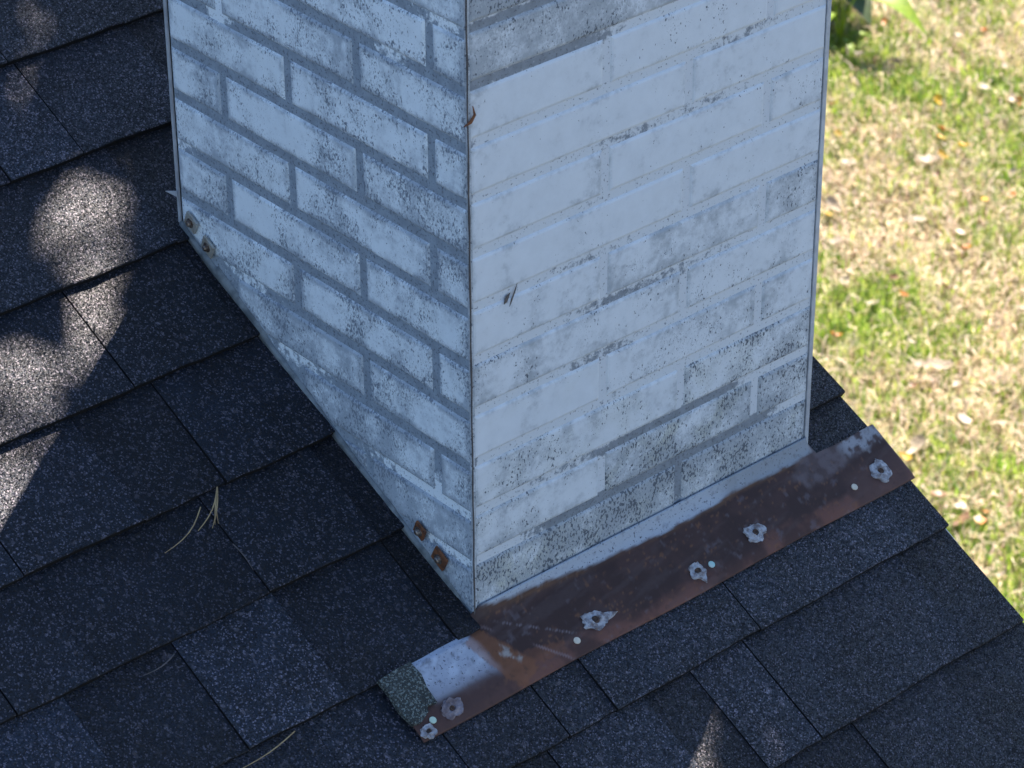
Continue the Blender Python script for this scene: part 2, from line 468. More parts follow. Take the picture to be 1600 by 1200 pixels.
def cut_edges(o):
    """the cut sides of a shingle: bare asphalt, its black also carrying the contact shadow"""
    o.data.materials.append(M_BUTT_SHADOW)
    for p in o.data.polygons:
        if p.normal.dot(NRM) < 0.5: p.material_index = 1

def add_shingle(x0, x1, s0, s1, high, tone, blue, seed):
    v, f = shingle_geo(x0, x1, s0, s1, high, seed)
    o = mesh_obj('shingle', v, f, MS, roof, loc=RF((x0+x1)/2, s0, 0))
    o.color = (tone, blue, 0, 1)
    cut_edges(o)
    return o

rs = random.Random(5)
far = MB()
count = 0
CH_S1 = CW/cp   # chimney depth along the slope
for ri, s0 in enumerate(rows):
    top = (rows[ri-1] if ri else s0+EXPO)+0.022
    key = round(s0, 3)
    ks = known.get(key)
    xs = list(ks) if ks else []
    if not xs:
        xs = [0.40+rs.uniform(-0.05, 0.05)]
    x = xs[0]
    while x > -2.2:
        x -= rs.choice([0.075, 0.095, 0.115, 0.14, 0.165])+rs.uniform(-0.01, 0.01)
        xs.insert(0, x)
    nleft = len(xs)-(len(ks) if ks else 1)
    x = xs[-1]
    lastk = len(xs)
    while x < 0.36:
        x += rs.choice([0.085, 0.11, 0.14])+rs.uniform(-0.01, 0.01)
        if x > 0.47: break
        xs.append(x)
    xend = RAKE+0.009+rs.uniform(-0.004, 0.004)
    xs.append(xend)
    for i in range(len(xs)-1):
        xa, xb = xs[i], xs[i+1]
        j = i-nleft+1
        if ks and 0 <= j < len(lvl[key]):
            hi = lvl[key][j] == 'H'; tn = tones[key][j]
        else:
            hi = (i+ri) % 2 == 0; tn = rs.uniform(0.40, 0.62)
        bl = rs.uniform(0.0, 1.0)
        gap = 0.0008 if hi else 0.0
        # pieces that would lie wholly inside the chimney are not laid
        if s0 > 0.0 and top-0.022 < CH_S1 and xa > 0.004 and xb < CW-0.004: continue
        if s0 > -0.02 and s0 < CH_S1-0.02:
            if xa < 0.0 < xb: xb = min(xb, -0.0015)
            if xa < CW < xb: xa = max(xa, CW+0.005)
            if 0 <= xa and xb <= CW: continue
        if s0 == butts['g'] and xa > CW:      # by the rake the course is cut short above the flashing
            add_shingle(xa, RAKE+0.0085, -0.035, 0.06, False, 0.42, 0.4, 999)
            add_shingle(xa-0.001, xend+0.002, 0.031, top, True, 0.40, 0.4, 998)
            continue
        near = xa > -1.05 and -0.75 < s0 < 1.25
        if near and count < 290:
            add_shingle(xa+gap, xb-gap, s0, top, hi, tn, bl, ri*100+i); count += 1
        else:
            v, f = shingle_geo(xa+gap, xb-gap, s0, top, hi, ri*100+i); far.add(v, f)
fo = far.build('shingle_field', MS, roof)
fo.color = (0.5, 0.5, 0, 1)
fo['kind'] = 'stuff'
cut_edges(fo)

# ------------------------------------------------------------------ chimney
ROW_H = 0.053221
Z0L, Z0R = 0.58422, 0.58977
TOPZ = 1.25
MORT = 0.0082
chim = empty('chimney', (CW/2, CW/2, 0.0))
tag(chim, 'square white metal chimney stamped with a brick pattern, paint chipped', 'chimney')
def base_z(y): return 0.5507*y-0.0075
def clip_poly(poly, fn):
    out = []
    for i in range(len(poly)):
        p, q = poly[i], poly[(i+1) % len(poly)]
        a, c = fn(p), fn(q)
        if a >= 0: out.append(p)
        if (a >= 0) != (c >= 0):
            t = a/(a-c); out.append((p[0]+(q[0]-p[0])*t, p[1]+(q[1]-p[1])*t))
    return out
def inset(poly, d):
    n = len(poly); out = []
    for i in range(n):
        p0, p1, p2 = Vector(poly[i-1]), Vector(poly[i]), Vector(poly[(i+1) % n])
        e1 = (p1-p0).normalized(); e2 = (p2-p1).normalized()
        n1 = Vector((-e1.y, e1.x)); n2 = Vector((-e2.y, e2.x))
        m = (n1+n2)
        m = m/max(0.35, m.length_squared/2)
        out.append(tuple(p1+m*d))
    return out
def face_pt(side, a, z, n):      # n: distance outwards
    if side == 'left': return (-n, a, z)
    if side == 'front': return (a, -n, z)
    if side == 'back': return (a, CW+n, z)
    return (CW+n, a, z)
def add_brick(side, panel, mat, a0, a1, z0, z1, params, flip):
    poly = [(a0, z0), (a1, z0), (a1, z1), (a0, z1)]
    if side in ('left', 'right'): poly = clip_poly(poly, lambda p: p[1]-base_z(p[0])-0.005)
    if side == 'back': poly = clip_poly(poly, lambda p: p[1]-base_z(CW)-0.01)
    if len(poly) < 3: return
    # drop tiny remnants and duplicate points
    q = []
    for p in poly:
        if not q or (Vector(p)-Vector(q[-1])).length > 0.0025: q.append(p)
    if len(q) > 2 and (Vector(q[0])-Vector(q[-1])).length < 0.0025: q.pop()
    poly = q
    if len(poly) < 3: return
    ar = sum(poly[i-1][0]*poly[i][1]-poly[i][0]*poly[i-1][1] for i in range(len(poly)))/2
    if ar < 0.00025: return
    r0 = poly; r1 = inset(poly, 0.0012); r_2 = inset(poly, 0.0030); r_3 = inset(poly, 0.0085 if ar > 0.0012 else 0.005)
    n = len(poly)
    v = [face_pt(side, a, z, 0.0) for a, z in r0]+[face_pt(side, a, z, 0.0010) for a, z in r1]+[face_pt(side, a, z, 0.0016) for a, z in r_2]+[face_pt(side, a, z, 0.0017) for a, z in r_3]
    f = []
    for k in (0, n, 2*n):
        for i in range(n):
            f.append((k+i, k+(i+1) % n, k+n+(i+1) % n, k+n+i))
    f.append(tuple(range(3*n, 4*n)))
    if flip: f = [tuple(reversed(q)) for q in f]
    ca = sum(p[0] for p in poly)/n; cz = sum(p[1] for p in poly)/n
    o = mesh_obj('brick', v, f, mat, panel, loc=face_pt(side, ca, cz, 0))
    o.color = (*params, 1)
    at = o.data.attributes.new('edge', 'FLOAT', 'POINT')
    at.data.foreach_set('value', [1.0]*(3*n)+[0.0]*n)

def sheet(side, name, mat, z0row, wearfn, flip):
    """thin panel with a fine grid on its face and a 'wear' attribute"""
    na, nz = 108, 150
    aa = np.linspace(0.0, CW, na+1)
    zt = np.linspace(0, 1, nz+1)
    V = []; wear = []
    for k in zt:
        for a in aa:
            zb = base_z(a) if side in ('left', 'right') else (base_z(CW) if side == 'back' else -0.004+0.0022*math.sin(a*16+1.0))
            zz = zb+(TOPZ-zb)*(k**1.35)
            V.append(face_pt(side, a, zz, 0.0)); wear.append(wearfn(a, zz))
    F = []
    w = na+1
    for j in range(nz):
        for i in range(na):
            q = (j*w+i, j*w+i+1, (j+1)*w+i+1, (j+1)*w+i)
            F.append(q[::-1] if flip else q)
    # the rear side of the sheet and its rim
    base = len(V)
    rim = [i for i in range(w)]+[j*w+na for j in range(1, nz+1)]+[nz*w+i for i in range(na-1, -1, -1)]+[j*w for j in range(nz-1, 0, -1)]
    ins = {'left': (0.003, 0, 0), 'front': (0, 0.003, 0), 'back': (0, -0.003, 0), 'right': (-0.003, 0, 0)}[side]
    for i in rim:
        p = V[i]; V.append((p[0]+ins[0], p[1]+ins[1], p[2]+ins[2])); wear.append(0.8)
    m = len(rim)
    for i in range(m):
        q = (rim[i], base+i, base+(i+1) % m, rim[(i+1) % m])
        F.append(q[::-1] if flip else q)
    o = mesh_obj(name, V, F, mat, chim)
    at = o.data.attributes.new('wear', 'FLOAT', 'POINT')
    at.data.foreach_set('value', np.array(wear, dtype=np.float32))
    return o

def gauss(a, z, ca, cz, ra, rz_): return math.exp(-(((a-ca)/ra)**2+((z-cz)/rz_)**2))
def wear_left(a, z):
    w = 0.95
    w -= 0.9*gauss(a, z, 0.35, 0.50, 0.022, 0.040)       # white-filled joints
    w -= 0.6*gauss(a, z, 0.40, 0.455, 0.05, 0.012)
    w -= 0.75*gauss(a, z, 0.10, 0.55, 0.03, 0.03)
    w -= 0.7*gauss(a, z, 0.03, 0.60, 0.035, 0.03)
    w -= 0.5*gauss(a, z, 0.43, 0.33, 0.05, 0.03)
    w -= 0.75*gauss(a, z, 0.06, 0.11, 0.10, 0.022)       # pale lower courses
    w -= 0.65*gauss(a, z, 0.03, 0.055, 0.05, 0.014)
    w -= 0.6*gauss(a, z, 0.25, 0.17, 0.06, 0.03)
    w -= 0.5*gauss(a, z, 0.33, 0.22, 0.05, 0.03)
    return w
def wear_front(a, z):
    k = (Z0R-z)/ROW_H
    w = 0.20
    def line(kk, a0, a1, s):
        e = 1/(1+math.exp(-(a-a0)/0.016))*1/(1+math.exp((a-a1)/0.016))
        return s*(0.72 if 2 <= kk <= 8 else 1.0)*e*(1 if abs(k-kk) < 0.13 else 0)
    w += line(0, -0.05, 0.25, 0.75)+line(1, -0.05, 0.062, 0.55)+line(1, 0.07, 0.16, 0.62)+line(3, 0.13, 0.22, 0.42)
    w += line(2, 0.27, 0.38, 0.38)+line(3, 0.25, 0.31, 0.42)+line(4, 0.13, 0.17, 0.42)+line(5, 0.08, 0.19, 0.34)
    w += line(6, 0.12, 0.235, 0.55)+line(7, 0.11, 0.20, 0.55)+line(8, 0.13, 0.20, 0.3)+line(6, 0.235, 0.33, 0.32)
    w += line(9, 0.17, 0.325, 0.85)+line(10, 0.06, 0.125, 0.45)+line(10, 0.115, 0.375, 0.9)+line(9, 0.04, 0.17, 0.25)
    w += 0.85*gauss(a, z, 0.256, 0.030, 0.012, 0.024)+0.7*gauss(a, z, 0.25, -0.005, 0.2, 0.010)
    w += 0.5*gauss(a, z, 0.0, 0.45, 0.008, 0.06)+0.5*gauss(a, z, 0.0, 0.16, 0.006, 0.05)
    if z > 0.60: w += 0.35
    return w
P_L = sheet('left', 'side_panel', M_SL, Z0L, wear_left, True)
P_F = sheet('front', 'front_panel', M_SR, Z0R, wear_front, False)
P_B = sheet('back', 'rear_panel', M_SR, Z0R, lambda a, z: 0.3, True)
P_R = sheet('right', 'far_side_panel', M_SL, Z0L, lambda a, z: 0.6, False)

# speckle / grime / yellow of the front bricks, by row and place
FP = {-1: [(.60, .80, 0), (.4, .5, 0), (.2, .1, 0)], 0: [(.46, .55, 0), (.20, .12, 0)], 1: [(.18, .08, 0), (.34, .10, 0), (.24, .06, 0)],
      2: [(.14, .06, 0), (.18, .08, 0)], 3: [(.12, .10, 0), (.14, .06, 0), (.24, .12, 0)], 4: [(.12, .06, 0), (.18, .08, 0)],
      5: [(.16, .06, 0), (.28, .24, 0), (.38, .28, 0)], 6: [(.28, .22, 0), (.36, .20, 0)], 7: [(.20, .14, .1), (.36, .28, 0), (.28, .18, 0)],
      8: [(.40, .22, .2), (.54, .30, .3)], 9: [(.44, .24, .2), (.62, .38, 1.0), (.58, .38, .2)], 10: [(.64, .48, .9), (.68, .50, .7)]}
rb = random.Random(3)
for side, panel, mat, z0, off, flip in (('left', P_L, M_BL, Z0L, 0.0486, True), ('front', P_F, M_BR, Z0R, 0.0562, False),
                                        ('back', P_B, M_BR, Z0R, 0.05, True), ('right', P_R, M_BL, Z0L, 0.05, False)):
    for k in range(-12, 11):
        MORT = 0.0100 if side in ('left', 'right') else 0.0092
        zt = z0-k*ROW_H-MORT/2; zb = zt-ROW_H+MORT
        if side == 'front' and k == 10: zb = 0.0035
        if zt > TOPZ-0.01: continue
        js = [off+0.1*j for j in range(0, 5) if j % 2 == k % 2 and not (side == 'front' and j == 0)]
        js = [j for j in js if j < CW-0.015]
        ed = [0.0016 - MORT/2]+js+[CW-0.003+MORT/2]
        for i in range(len(ed)-1):
            a0, a1 = ed[i]+MORT/2, ed[i+1]-MORT/2
            if a1-a0 < 0.012: continue
            if side == 'front' and k in FP: pr = FP[k][min(i, len(FP[k])-1)]
            elif side == 'left':
                lowness = max(0, (k-6)/4)
                pr = (0.52+0.12*rb.random()+0.10*lowness, 0.20+0.16*rb.random()+0.42*lowness, 0.1)
                if k <= 5 and i == 1: pr = (pr[0]-0.06, pr[1]-0.06, 0)
            else: pr = (0.2+0.4*rb.random(), 0.2*rb.random(), 0)
            add_brick(side, panel, mat, a0, a1, zb, zt, pr, flip)

# corner seams, hem and cap
b = MB()
pr_ = [(-0.0016, -0.0016), (0.0014, -0.0016), (0.0014, -0.0002), (-0.0002, -0.0002), (-0.0002, 0.0014), (-0.0016, 0.0014)]
zlo = [-0.0045, -0.0045, -0.0045, -0.0045, -0.0040, -0.0040]
b.add([(x, y, z) for (x, y), z in zip(pr_, zlo)]+[(x, y, TOPZ) for x, y in pr_], [(5, 4, 3, 2, 1, 0), (6, 7, 8, 9, 10, 11)]+[(i, (i+1) % 6, 6+(i+1) % 6, 6+i) for i in range(6)])
o = b.build('corner_strip', M_BR, chim); o.color = (.5, .55, 0, 1)
b = MB(); b.tube([(-0.0013+0.0003*math.sin(i*1.7), -0.0014, -0.004+(TOPZ+0.004)*i/60) for i in range(61)], [0.0007+0.0005*random.random()**2 for i in range(61)], 6); b.build('corner_seam', M_GRIME, chim)
b = MB(); b.box((CW-0.0026, -0.0019, -0.008), (CW+0.0022, 0.004, TOPZ)); b.build('corner_hem', M_HEM, chim)
b = MB(); b.box((-0.002, CW-0.001, base_z(CW)), (0.004, CW+0.0025, TOPZ)); b.build('rear_hem', M_HEM, chim)
b = MB(); b.box((-0.03, -0.03, TOPZ-0.002), (CW+0.03, CW+0.03, TOPZ+0.04)); b.box((0.03, 0.03, TOPZ+0.04), (CW-0.03, CW-0.03, TOPZ+0.06))
b.build('cap', M_ZINC, chim)
b = MB(); b.lathe((CW/2, CW/2, TOPZ+0.06), (0, 0, 1), [(0.09, 0), (0.09, 0.18), (0.14, 0.18), (0.14, 0.2), (0.02, 0.26)], 20); b.build('flue', M_ZINC, chim)

# screwed clips low on the side panel
U = Vector((0, cp, sp)); Vv = Vector((0, -sp, cp))
def clip(y, z, mat, du, dv, tilt):
    c = Vector((-0.0035, y, z))
    T = (Vv*math.cos(tilt)+Vector((-1, 0, 0))*math.sin(tilt)).normalized()
    Nn = U.cross(T).normalized()
    if Nn.x > 0: Nn = -Nn
    b = MB()
    lo = [c-U*du-T*dv, c+U*du-T*dv, c+U*du+T*dv, c-U*du+T*dv]
    b.hexa([p for p in lo]+[p+Nn*0.0024 for p in lo])
    o = b.build('clip', mat, chim, loc=tuple(c))
    b = MB()
    b.lathe(c+Nn*0.0024, Nn, [(0.0052, 0), (0.0052, 0.0008), (0.0034, 0.0012), (0.0034, 0.0030), (0.0024, 0.0040)], 10)
    b.build('screw', M_SCREW, o, loc=tuple(c+Nn*0.0024))
    return o
clip(0.409, 0.2415, M_CLIP, 0.0085, 0.0085, 0.10)
clip(0.3835, 0.2255, M_CLIP, 0.0085, 0.0085, 0.10)
clip(0.0715, 0.0570, M_RUST, 0.0070, 0.0085, 0.16)
clip(0.0435, 0.0405, M_RUST, 0.0090, 0.0095, 0.10)

# old caulk along the foot of the side panel
nn = 120
v = []; f = []
for i in range(nn+1):
    y = 0.0005+(CW-0.001)*i/nn
    q = fbm(np.array([y*26.0]), np.array([0.3]), 4)[0]
    t1 = 0.0014+0.007*q*q
    if 0.30 < y < 0.375: t1 += 0.004
    if 0.02 < y < 0.075: t1 += 0.005
    zb = base_z(y)
    o1 = 0.0012+0.0014*q
    v += [(-0.0003, y, zb+t1), (-o1, y, zb+t1*0.72), (-o1-0.0012, y, zb+t1*0.3), (-o1*0.8-0.003, y, zb-0.004), (0.001, y, zb-0.006)]
for i in range(nn):
    for k in range(4):
        f.append((i*5+k, i*5+k+1, (i+1)*5+k+1, (i+1)*5+k))
f += [(0, 1, 2, 3, 4), tuple(nn*5+k for k in (4, 3, 2, 1, 0))]
mesh_obj('caulk_bead', v, f, M_CAULK, chim, smooth=True)
# bent metal tab at the rear edge
b = MB()
p = [(-0.004, 0.4305, 0.261), (-0.004, 0.4305, 0.2670), (-0.007, 0.4445, 0.2625)]
b.add(p+[(q[0]-0.0012, q[1], q[2]) for q in p], [(0, 1, 2), (5, 4, 3), (0, 3, 4, 1), (1, 4, 5, 2), (2, 5, 3, 0)])
b.build('bent_tab', M_HEM, chim)
# paint gouge and a rusty flake at the corner seam
def flat_patch(pts, y, th, name, mat):
    n = len(pts)
    v = [(a, y, z) for a, z in pts]+[(a, y-th, z) for a, z in pts]
    f = [tuple(range(n))[::-1], tuple(range(n, 2*n))]+[(i, (i+1) % n, n+(i+1) % n, n+i) for i in range(n)]
    f = [tuple(q) for q in f]
    return mesh_obj(name, v, f, mat, chim)
flat_patch([(0.0365, 0.3150), (0.0405, 0.3165), (0.0440, 0.3245), (0.0390, 0.3225), (0.0372, 0.3190)], -0.00170, 0.0003, 'paint_gouge', M_GRIME)
flat_patch([(0.0428, 0.3105), (0.0445, 0.3165), (0.0500, 0.3270), (0.0520, 0.3310), (0.0505, 0.3250), (0.0470, 0.3175), (0.0448, 0.3130)], -0.00170, 0.0003, 'paint_gouge', M_GRIME)
b = MB(); b.tube([(-0.006, -0.002, 0.503), (0.000, -0.0036, 0.506), (0.004, -0.0042, 0.5115), (0.0025, -0.0036, 0.520)], [0.0006, 0.0016, 0.0013, 0.0004], 5)
b.build('rust_flake', M_RUST, chim)

# ------------------------------------------------------------------ apron flashing
flash = empty('apron_flashing', RF(0.2, -0.04, 0.004))
tag(flash, 'long rusty brown metal flashing strip at the front foot of the chimney', 'flashing')
bx = np.array([-0.13, 0.0, .02, .081, .142, .196, .264, .329, .379, .42, .44, .52]); bs = np.array([0.02, 0.004, -.002, -.005, -.009, -.014, -.014, -.009, -.012, -.011, -.010, 0.0])
FX0, FX1, FS0, FS1 = -0.1225, 0.5165, -0.0815, 0.0045
nx, ns = 340, 46
X, Sg = np.meshgrid(np.linspace(FX0, FX1, nx+1), np.linspace(FS0, FS1, ns+1))
n1 = fbm(X*40, Sg*40, 1); n2 = fbm(X*110, Sg*110, 2); n3 = fbm(X*18, Sg*60, 3); n4 = fbm(X*300, Sg*300, 6, 2)
def sm(v, lo, hi):
    t = np.clip((v-lo)/(hi-lo), 0, 1); return t*t*(3-2*t)
def lay(c, m, col): return c*(1-m[..., None])+np.array(col)*m[..., None]
c = np.zeros(X.shape+(3,))+np.array((0.052, 0.029, 0.025))
c = lay(c, sm(n1, 0.45, 0.75)*0.6, (0.085, 0.045, 0.038))
red = sm(-Sg+0.030*(n3-0.5)+0.008*(n2-0.5), 0.060, 0.076)*(0.2+0.7*sm(n1, 0.35, 0.6))
c = lay(c, red, (0.17, 0.075, 0.055))
c = lay(c, sm(n2, 0.66, 0.8)*0.5, (0.15, 0.12, 0.13))
stk = fbm(X*14+Sg*30, Sg*140-X*30, 71)
c = lay(c, sm(stk, 0.52, 0.72)*0.35, (0.10, 0.070, 0.068))
c = lay(c, sm(n4, 0.70, 0.80)*sm(n1, 0.4, 0.6)*0.6, (0.20, 0.09, 0.045))
# bare grey at the rake end
m = sm(X+0.05*(n1-0.5), 0.398, 0.408)*sm(Sg+0.014*(n1-0.5)+(X-0.40)*-0.10, -0.046, -0.036)*(0.35+0.65*sm(n2, 0.3, 0.6))
c = lay(c, m*0.8, (0.15, 0.115, 0.115))
m = sm(X, 0.455, 0.475)*sm(Sg+0.02*(n2-0.5), -0.036, -0.024)*sm(n2, 0.42, 0.56)
c = lay(c, m*0.75, (0.34, 0.34, 0.36))
m = sm(X, 0.43, 0.45)*sm(-Sg, 0.035, 0.06)
c = lay(c, m*0.6, (0.12, 0.065, 0.055))
# bare zinc patch at the left end
edge = -0.012+0.020*(n1-0.5)-0.35*(Sg+0.03)*0.4
zi = sm(-(X-edge), 0.0, 0.012)*sm(Sg+0.012*(n1-0.5), -0.062, -0.046)*sm(X, -0.095, -0.086)
c = lay(c, zi*0.95, (0.48, 0.51, 0.58))
c = lay(c, zi*sm(fbm(X*55, Sg*90, 44), 0.40, 0.62)*0.45, (0.24, 0.25, 0.30))
c = lay(c, zi*sm(-Sg+0.02*(n1-0.5), 0.036, 0.054)*0.6, (0.16, 0.14, 0.16))
c = lay(c, zi*sm(n2, 0.62, 0.75)*0.7, (0.10, 0.10, 0.12))
m = sm(-X, 0.0, 0.03)*sm(-Sg+0.01*(n1-0.5), 0.050, 0.060)
c = lay(c, m*0.85, (0.085, 0.045, 0.038))
# orange rust diagonal from the chimney corner
def band(x0, s0, x1, s1, w0, w1):
    dx, ds = x1-x0, s1-s0; L = math.hypot(dx, ds)
    t = ((X-x0)*dx+(Sg-s0)*ds)/L/L
    d = np.abs((X-x0)*ds-(Sg-s0)*dx)/L
    w = w0+(w1-w0)*np.clip(t, 0, 1)
    return sm(1-d/w, 0, 0.6)*sm(t, -0.1, 0.05)*sm(1-t, -0.1, 0.1)
m = sm(band(-0.018, -0.016, 0.010, -0.076, 0.018, 0.026)*(0.25+0.9*n2+0.5*n4), 0.42, 0.62)
c = lay(c, m*(0.35+0.4*n1), (0.24, 0.095, 0.042))
m = sm(band(0.0, -0.055, 0.060, -0.066, 0.014, 0.010)*(0.2+0.9*n2+0.5*n4), 0.42, 0.66)
c = lay(c, m*(0.25+0.45*n1), (0.20, 0.08, 0.042))
m = band(-0.006, -0.034, 0.014, -0.058, 0.008, 0.006)*sm(n2, 0.42, 0.55)
c = lay(c, m*0.8, (0.36, 0.33, 0.30))
m = band(0.000, -0.014, 0.058, -0.080, 0.0016, 0.0016)
c = lay(c, m*0.75*sm(n1, 0.3, 0.5), (0.26, 0.18, 0.18))
m = band(0.014, -0.014, 0.075, -0.058, 0.0010, 0.0010)*sm(n4, 0.35, 0.55)
c = lay(c, m*0.7, (0.24, 0.19, 0.20))
# zinc strip by the chimney, with a rusty lower line
bd = np.interp(X, bx, bs)+0.006*(n1-0.5)+0.003*(n2-0.5)
st = sm(Sg-bd, 0.0, 0.003)*sm(X, 0.0, 0.012)*sm(CW+0.004-X, 0, 0.010)
rl = np.exp(-((Sg-bd+0.0008)/0.0020)**2)*sm(X, 0.0, 0.02)*sm(CW-X, 0, 0.03)
c = lay(c, st, (0.36, 0.39, 0.44))
c = lay(c, st*sm(X+0.1*(n1-0.5), 0.26, 0.34)*0.55, (0.17, 0.18, 0.19))
c = lay(c, rl*(0.15+0.6*sm(n3, 0.35, 0.6)), (0.16, 0.08, 0.038))
# shape
hh = 0.0046+0.0016*(fbm(X*9, Sg*12, 9)-0.5)
up_ = np.clip((Sg-(-0.014))/0.0185, 0, 1.0)
inch = sm(X, -0.006, 0.004)*sm(CW+0.003-X, 0, 0.006)
hh = hh+0.011*up_**2*inch
tuck = sm(-X, 0.0, 0.006)*np.clip((Sg+0.016)/0.010, 0, 1)
hh = hh-0.0062*tuck
hh = hh-0.0012*sm(-Sg, 0.074, 0.0815)
TOPS = np.where(X > CW+0.002, np.minimum(Sg, -0.0125+0.0006*np.sin(X*90)), Sg)
V = [RF(X[j, i], TOPS[j, i]+(0.0008*math.sin(X[j, i]*23)*(1 if j == 0 else 0)), hh[j, i]) for j in range(ns+1) for i in range(nx+1)]
w = nx+1
F = [(j*w+i, j*w+i+1, (j+1)*w+i+1, (j+1)*w+i) for j in range(ns) for i in range(nx)]
# rim folds down 1.5 mm so the strip has thickness
rim = [i for i in range(w)]+[j*w+nx for j in range(1, ns+1)]+[ns*w+i for i in range(nx-1, -1, -1)]+[j*w for j in range(ns-1, 0, -1)]
base = len(V)
for i in rim:
    q = Vector(V[i])-NRM*0.0016; V.append(tuple(q))
mr = len(rim)
F += [(rim[i], base+i, base+(i+1) % mr, rim[(i+1) % mr]) for i in range(mr)]
ap = mesh_obj('apron', V, F, M_FLASH, flash, smooth=True)
at = ap.data.attributes.new('col', 'FLOAT_COLOR', 'POINT')
cc = np.ones((len(V), 4), dtype=np.float32)
cc[:base, :3] = c.reshape(-1, 3); cc[base:, :3] = (0.06, 0.04, 0.035)
at.data.foreach_set('color', cc.ravel())

def fl_n(x, s): return 0.0050 + 0.0005

def patch(x, s, rx, rs_, rot, seed, tail, mat, hole=True, hr=0.0022):
    rx *= 1.15; rs_ *= 1.15
    rr = random.Random(seed)
    n = 28
    rings = [(1.0, 0.0), (0.93, 0.0013), (0.72, 0.0011), (0.5, 0.0021), (0.34, 0.0024), (0.24, 0.0008)]
    cx = Vector(RF(x, s, fl_n(x, s)))
    E1 = Vector((1, 0, 0)); v = []; f = []
    ph = rr.uniform(0, 6.28)
    for q, h in rings:
        for k in range(n):
            a = 2*math.pi*k/n
            e = 1+0.06*math.sin(3*a+ph)+0.07*math.sin(5*a+2*ph)+rr.uniform(-0.13, 0.13)
            if tail:
                da = (a-tail[0]+math.pi) % (2*math.pi)-math.pi
                e += tail[1]*math.exp(-(da/0.22)**2)
            e = 1+(e-1)*(q**2)
            lx = rx*q*e*math.cos(a); ls = rs_*q*e*math.sin(a)
            X_ = lx*math.cos(rot)-ls*math.sin(rot); S_ = lx*math.sin(rot)+ls*math.cos(rot)
            hh_ = h*(1+0.55*math.sin(2*a+ph)+rr.uniform(-.25, .25)) if q < 1 else -0.0012
            v.append(tuple(cx+E1*X_+SUP*S_+NRM*(hh_*0.7)))
    m = len(rings)
    for j in range(m-1):
        for k in range(n): f.append((j*n+k, j*n+(k+1) % n, (j+1)*n+(k+1) % n, (j+1)*n+k))
    f.append(tuple((m-1)*n+k for k in range(n)))
    o = mesh_obj('sealant_patch', v, f, mat, flash, loc=tuple(cx))
    if hole:
        b = MB(); b.lathe(cx+NRM*0.0006, NRM, [(hr*1.5, 0), (hr*1.35, 0.0010), (hr*0.8, 0.0014), (hr*0.6, 0.0006)], 9, 0.4)
        b.build('screw_head', M_HOLE, o, loc=tuple(cx))
    return o
patch(0.102, -0.057, 0.0125, 0.0085, -0.25, 1, (0.25, 0.75), M_PATCH, True, 0.0028)
patch(0.230, -0.062, 0.0078, 0.0078, 0.5, 2, (4.3, 0.7), M_PATCH, True, 0.0026)
patch(0.313, -0.055, 0.0105, 0.0085, 0.1, 3, None, M_PATCH, True, 0.0024)
patch(0.485, -0.060, 0.0105, 0.0100, 1.0, 4, (0.2, 0.35), M_PATCH, True, 0.0022)
patch(-0.080, -0.067, 0.0105, 0.0080, 0.2, 5, (0.3, 0.3), M_PATCHB, True, 0.0018)
patch(-0.1135, -0.0755, 0.0070, 0.0060, 0.0, 6, None, M_PATCH, True, 0.0018)
for (x, s, mt) in ((0.072, -0.066, M_CREAM), (0.248, -0.0625, M_TEAL), (0.446, -0.0615, M_CREAM), (-0.103, -0.068, M_MINT)):
    b = MB(); b.lathe(RF(x, s, 0.0046), NRM, [(0.0034, 0), (0.0035, 0.0010), (0.0032, 0.0013), (0.0012, 0.00135)], 14)
    b.build('nail_head', mt, flash, loc=RF(x, s, 0.0046))

# granule-coated scrap at the left end of the flashing
t = NT('mossy_granules')
vv, oi = obj_coords(t)
vo = t.n('TexVoronoi', {'Vector': vv, 'Scale': 700.0}); rn = t.n('SeparateColor', {0: vo.outputs['Color']})
gcol = t.mix(t.ramp(rn.outputs[0], 0.55, 0.95), (0.028, 0.034, 0.032), (0.19, 0.22, 0.205))
M_MOSS = t.p(Base_Color=gcol, Roughness=0.7, Normal=t.bump(vo.outputs['Distance'], 1.0, 0.0018))
out = [(-0.1265, -0.0125), (-0.1255, -0.030), (-0.1270, -0.046), (-0.1240, -0.0640), (-0.1150, -0.0655), (-0.1030, -0.0600), (-0.1010, -0.0545), (-0.0900, -0.0560), (-0.0895, -0.040), (-0.0865, -0.026), (-0.0880, -0.0105), (-0.105, -0.0110)]
n = len(out)
v = [RF(x, s, 0.0035) for x, s in out]+[RF(x, s, 0.0084+0.0006*math.sin(i*2.3)) for i, (x, s) in enumerate(out)]+[RF(-0.107, -0.038, 0.0092)]
f = [(i, (i+1) % n, n+(i+1) % n, n+i) for i in range(n)]+[(n+i, n+(i+1) % n, 2*n) for i in range(n)]
f = [q[::-1] for q in f]
o = mesh_obj('shingle_scrap', v, f, M_MOSS, loc=RF(-0.107, -0.038, 0.0035))
tag(o, 'greenish granule-coated shingle scrap stuck on the left end of the rusty flashing', 'shingle scrap')
# fix winding of small hand-made meshes
for o in bpy.data.objects:
    if o.type == 'MESH' and o.name.split('.')[0] in ('shingle_scrap', 'paint_gouge', 'bent_tab', 'clip', 'caulk_bead', 'sealant_patch'):
        bm = bmesh.new(); bm.from_mesh(o.data); bmesh.ops.recalc_face_normals(bm, faces=bm.faces); bm.to_mesh(o.data); bm.free()

